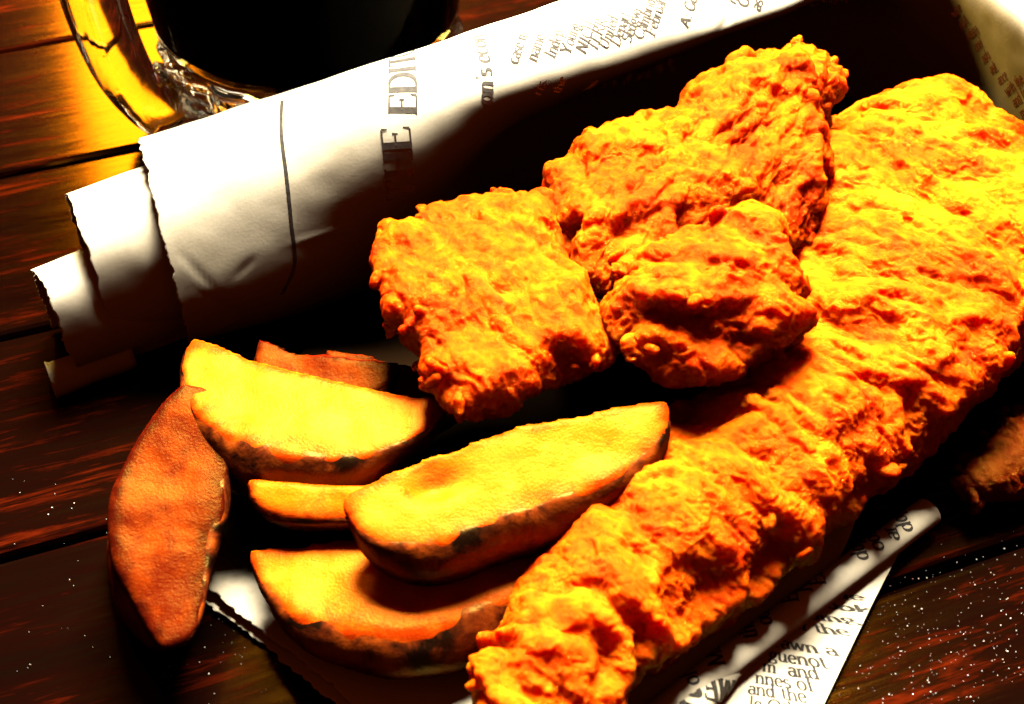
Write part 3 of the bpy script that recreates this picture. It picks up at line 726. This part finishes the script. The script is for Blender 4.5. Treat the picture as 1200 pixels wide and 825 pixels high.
# ------------------------------------------------------------------ potato wedges
def wedge(label, E1, E2, S, phi, seed, flesh=MAT_FLESH, blunt=2.3, dent=0.0, bw=.10, bulge=.32):
    e1, e2, s = (W(*k) for k in (E1, E2, S)); mid = (e1 + e2) / 2
    X = e2 - e1; a = np.linalg.norm(X) / 2; X /= 2 * a
    Y = s - mid; Y -= X * (Y @ X); b = np.linalg.norm(Y); Y /= b
    N = np.cross(X, Y)
    if N[2] < 0: N = -N
    bl0, bl1 = blunt if isinstance(blunt, tuple) else (blunt, blunt)
    ph = math.radians(phi); nx, na, nr = 40, 12, 9
    ring = [(r, 0.0) for r in np.linspace(0.02, 1, nr)] + [(1.0, t) for t in np.linspace(0, 1, na)[1:]] + [(r, 1.0) for r in np.linspace(1, 0.02, nr)[1:]]
    V, F = [], []
    for x in np.linspace(-.995, .995, nx):
        R = b * (1 - abs(x) ** (bl0 if x < 0 else bl1)) ** (1 / 2.0)
        bow = bw * b * (x * x)
        for r, t in ring:
            rr = r * R * (1 + bulge * math.sin(math.pi * min(t * 1.15, 1)) * (r > .99)); th = -ph * t
            y, z = rr * math.cos(th), rr * math.sin(th)
            V.append(mid + X * x * a + Y * (y - bow + bw * b) + N * z)
    n = len(ring)
    for i in range(nx - 1):
        for j in range(n): F.append((i * n + j, i * n + (j + 1) % n, (i + 1) * n + (j + 1) % n, (i + 1) * n + j))
    F += [tuple(range(n))[::-1], tuple((nx - 1) * n + k for k in range(n))]
    v, f, nn = remesh(V, F, .085, 7, .5)
    v = v + nn * (.11 * fbm(v * .5, 2, seed) + .016 * fbm(v * 1.8, 3, seed + 1))[:, None]
    L = v - mid; lx = L @ X / a; ly = L @ Y + bw * b * lx * lx - bw * b; lz = L @ N
    R = b * np.sqrt(np.clip(1 - np.abs(lx) ** np.where(lx < 0, bl0, bl1), .02, 1)); rf = np.hypot(ly, lz) / R
    if dent:
        d = np.exp(-(((lx + .45) / .16) ** 2 + ((ly / b - .35) / .16) ** 2)) * (lz > -.3)
        v = v - N * (d * dent)[:, None]
    ang = np.arctan2(-lz, ly)
    ns = perlin(v * 1.7, seed + 5)
    dz = v[:, 2].min()
    if dz < .34: v[:, 2] += .34 - dz
    root = thing('potato_wedge', label, 'potato wedge', 'fried potato wedges')
    o = mesh_obj('flesh', v, f, flesh, root)
    edge = np.maximum(sm(.62, 1.02, rf + .10 * ns), sm(.20, .04, np.hypot(ly, lz) / b + .05 * ns))
    edge = np.maximum(edge, sm(.86, .97, np.abs(lx)))
    at = o.data.attributes.new('crisp', 'FLOAT', 'POINT'); at.data.foreach_set('value', np.clip(edge, 0, 1))
    # the skin is a thin shell over the rounded side
    sk = np.minimum(sm(.86, 1.0, rf + .04 * ns), np.minimum(sm(-.06, .10, ang + .06 * ns), sm(ph - .02, ph - .2, ang)))
    k = sk > .06
    fm = [q for q in f if all(k[i] for i in q)]
    ids = sorted({i for q in fm for i in q}); mp = {i: j for j, i in enumerate(ids)}
    nn2 = normals_of(v, f)
    sv = v[ids] + nn2[ids] * (-.035 + .065 * sk[ids])[:, None]
    if len(fm): mesh_obj('skin', sv, [tuple(mp[i] for i in q) for q in fm], MAT_SKIN, root)
    settle(root, (v[:, 0].mean(), v[:, 1].mean(), v[:, 2].min()))
    return root
wedge('half-moon potato wedge with a plain pale cut face, closest to the rolled newspaper', (226, 396, 3.1), (525, 470, 2.9), (366, 530, 3.0), 62, 11)
wedge('potato wedge with a charred blunt end and pitted face, on top of another wedge', (396, 580, 3.4), (780, 468, 3.9), (580, 634, 3.2), 54, 12, blunt=(4.5, 2.0), dent=.3, bw=-.20)
wedge('crescent potato wedge lying under the charred-end wedge, at the torn paper edge', (292, 648, 1.6), (668, 590, 1.7), (462, 735, 1.6), 40, 13)
wedge('stubby potato wedge half buried between the larger wedges', (292, 560, 2.9), (480, 566, 2.9), (376, 604, 2.6), 85, 14, blunt=4.5)
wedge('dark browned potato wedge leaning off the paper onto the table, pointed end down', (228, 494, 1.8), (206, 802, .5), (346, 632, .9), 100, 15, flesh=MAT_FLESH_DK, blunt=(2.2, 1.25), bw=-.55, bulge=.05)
wedge('potato wedge peeping out behind the plain half-moon wedge', (302, 394, 2.6), (470, 422, 2.5), (380, 474, 2.3), 50, 16, flesh=MAT_FLESH_DK)  # its dimness in the roll's shade comes from the dark flesh colour
wedge('shaded potato wedge tucked below the squarish fish piece', (380, 402, 2.2), (570, 428, 2.1), (475, 480, 1.8), 50, 17, flesh=MAT_FLESH_DK)  # shade painted in by the dark flesh colour

# ------------------------------------------------------------------ mug of stout
def lathe(prof, c, n=96):
    V, F = [], []
    m = len(prof)
    for i in range(n):
        t = 2 * math.pi * i / n
        for r, z in prof: V.append((c[0] + r * math.cos(t), c[1] + r * math.sin(t), c[2] + z))
    for i in range(n):
        for j in range(m - 1):
            a, b = i * m + j, ((i + 1) % n) * m + j
            F.append((a, b, b + 1, a + 1))
    return V, F
def glass_material():
    m = M('clear_glass'); m.set(Roughness=.02, IOR=1.5, Transmission_Weight=1.0, Base_Color=(.93, .95, .90, 1)); return m.m
MAT_GLASS = glass_material()
def stout_material():
    m = M('dark_stout'); m.set(Roughness=.3, Base_Color=(.004, .001, .0005, 1), IOR=1.34); m.b.inputs['Specular IOR Level'].default_value = .0; return m.m
MUG = np.array([-6.9, 15.3, 0.02])
mug = thing('beer_mug', 'heavy clear glass beer mug with a broad handle standing behind the newspaper', 'mug')
H = 13.0
prof = [(0.0, 2.42), (4.3, 2.42), (4.62, 2.46), (4.66, 2.9), (4.75, 4), (5.0, 8), (5.2, H - .1), (5.15, H), (5.0, H), (4.9, H - .2), (4.72, 8), (4.46, 4.4), (4.30, 3.1), (3.9, 2.72), (3.0, 2.6), (0, 2.56)]
MK = 1.10
gv, gf = lathe([(r * MK, z) for r, z in prof], MUG)
MAT_BODY = glass_material(); MAT_BODY.name = 'mug_glass'; MAT_BODY.node_tree.nodes['Principled BSDF'].inputs['IOR'].default_value = 1.06
gb = mesh_obj('glass_body', gv, gf, MAT_BODY, mug)
sv = [(0, 2.50), (3.0, 2.52), (4.25, 2.58), (4.56, 2.9), (4.68, 4), (4.93, 8), (5.05, 11.2), (4.86, 11.25), (0, 11.25)]
bv2, bf2 = lathe([(r * MK, z) for r, z in sv], MUG)
beer = mesh_obj('stout_beer', bv2, bf2, stout_material())
for o_ in (gb, beer):
    bm = bmesh.new(); bm.from_mesh(o_.data); bmesh.ops.remove_doubles(bm, verts=bm.verts, dist=1e-6); bmesh.ops.recalc_face_normals(bm, faces=bm.faces); bm.to_mesh(o_.data); bm.free()
tag(beer, 'near-black stout filling the glass mug', 'beer')
# thick scalloped base
bp = [(0, .25), (3.1, .22), (3.8, .02), (4.25, .08), (4.5, .45), (4.6, 1.0), (4.55, 1.5), (4.62, 2.0), (4.5, 2.36), (4.2, 2.40), (0, 2.40)]
V, F = lathe([(r * MK, z) for r, z in bp], MUG, 180)
V = np.array(V); th = np.arctan2(V[:, 1] - MUG[1], V[:, 0] - MUG[0]); rr_ = np.hypot(V[:, 0] - MUG[0], V[:, 1] - MUG[1])
kk = 1 + .035 * np.abs(np.cos(th * 11)) * (rr_ > 4.4) * np.sin(np.clip((V[:, 2] - .2) / 2.2, 0, 1) * math.pi * 2) ** 2
V[:, 0] = MUG[0] + (V[:, 0] - MUG[0]) * kk; V[:, 1] = MUG[1] + (V[:, 1] - MUG[1]) * kk
base = mesh_obj('glass_base', V, F, MAT_GLASS, mug)
bm = bmesh.new(); bm.from_mesh(base.data); bmesh.ops.remove_doubles(bm, verts=bm.verts, dist=1e-6); bmesh.ops.recalc_face_normals(bm, faces=bm.faces); bm.to_mesh(base.data); bm.free()
# handle: a broad glass strap turned towards the front left
hd = np.array([-.80, -.60, 0]); hd /= np.linalg.norm(hd); hs = np.array([-hd[1], hd[0], 0])
hp = crom([(4.7, 1.5), (5.2, .95), (5.9, 1.1), (6.6, 2.3), (7.0, 4.5), (7.05, 7.0), (6.7, 9.4), (5.9, 10.8), (4.9, 11.2)], 60)
hw = np.interp(np.linspace(0, 1, 60), [0, .15, .5, .85, 1], [1.6, 1.35, 1.3, 1.3, 1.5]); ht = np.interp(np.linspace(0, 1, 60), [0, .15, .5, .85, 1], [.9, .85, .85, .8, .8])
V, F = [], []
for k in range(60):
    d = hp[min(k + 1, 59)] - hp[max(k - 1, 0)]; d /= np.linalg.norm(d); nr = np.array([d[1], -d[0]])
    for j in range(20):
        t = 2 * math.pi * j / 20; c_, s_ = math.cos(t), math.sin(t)
        cx = math.copysign(abs(c_) ** .6, c_) * hw[k]; cy = math.copysign(abs(s_) ** .6, s_) * ht[k]
        r, z = hp[k] + nr * cy
        V.append(MUG + hd * r + hs * cx + np.array([0, 0, z]))
for k in range(59):
    for j in range(20): F.append((k * 20 + j, k * 20 + (j + 1) % 20, (k + 1) * 20 + (j + 1) % 20, (k + 1) * 20 + j))
F += [tuple(range(20))[::-1], tuple(59 * 20 + j for j in range(20))]
hv, hf, _ = remesh(V, F, .12, 3)
mesh_obj('handle', hv, hf, MAT_GLASS, mug)
settle(mug, MUG)

# ------------------------------------------------------------------ salt
def salt():
    V, F = [], []
    spots = []
    for k in range(230):
        x, y = rng.normal(1105, 75), rng.normal(735, 62)
        spots.append((x, y))
    for k in range(120): spots.append((rng.uniform(1010, 1215), rng.uniform(650, 830)))
    for k in range(38): spots.append((rng.normal(262, 30), rng.normal(735, 30)))
    for k in range(26): spots.append((rng.uniform(190, 400), rng.uniform(740, 830)))
    for k in range(26): spots.append((rng.uniform(0, 130), rng.uniform(560, 825)))
    cube = np.array([(x, y, z) for x in (-1, 1) for y in (-1, 1) for z in (-1, 1)], float)
    cf = [(0, 1, 3, 2), (4, 6, 7, 5), (0, 4, 5, 1), (2, 3, 7, 6), (0, 2, 6, 4), (1, 5, 7, 3)]
    for x, y in spots:
        s = rng.uniform(.003, .005) + .009 * rng.random() ** 3 ; c = W(x, y, s * .8)
        q = rng.normal(size=4); q /= np.linalg.norm(q); from mathutils import Quaternion
        R = np.array(Quaternion(q).to_matrix()); n = len(V)
        V += ((cube * s * rng.uniform(.7, 1.1, 3)) @ R.T + c).tolist(); F += [tuple(n + k for k in f) for f in cf]
    m = M('salt_crystal'); m.set(Base_Color=(.5, .5, .5, 1), Roughness=.25, Subsurface_Weight=.2, Subsurface_Scale=.0005)
    o = mesh_obj('salt', V, F, m.m, smooth=False); o['kind'] = 'stuff'
    tag(o, 'coarse white salt grains scattered over the dark table', 'salt')
salt()
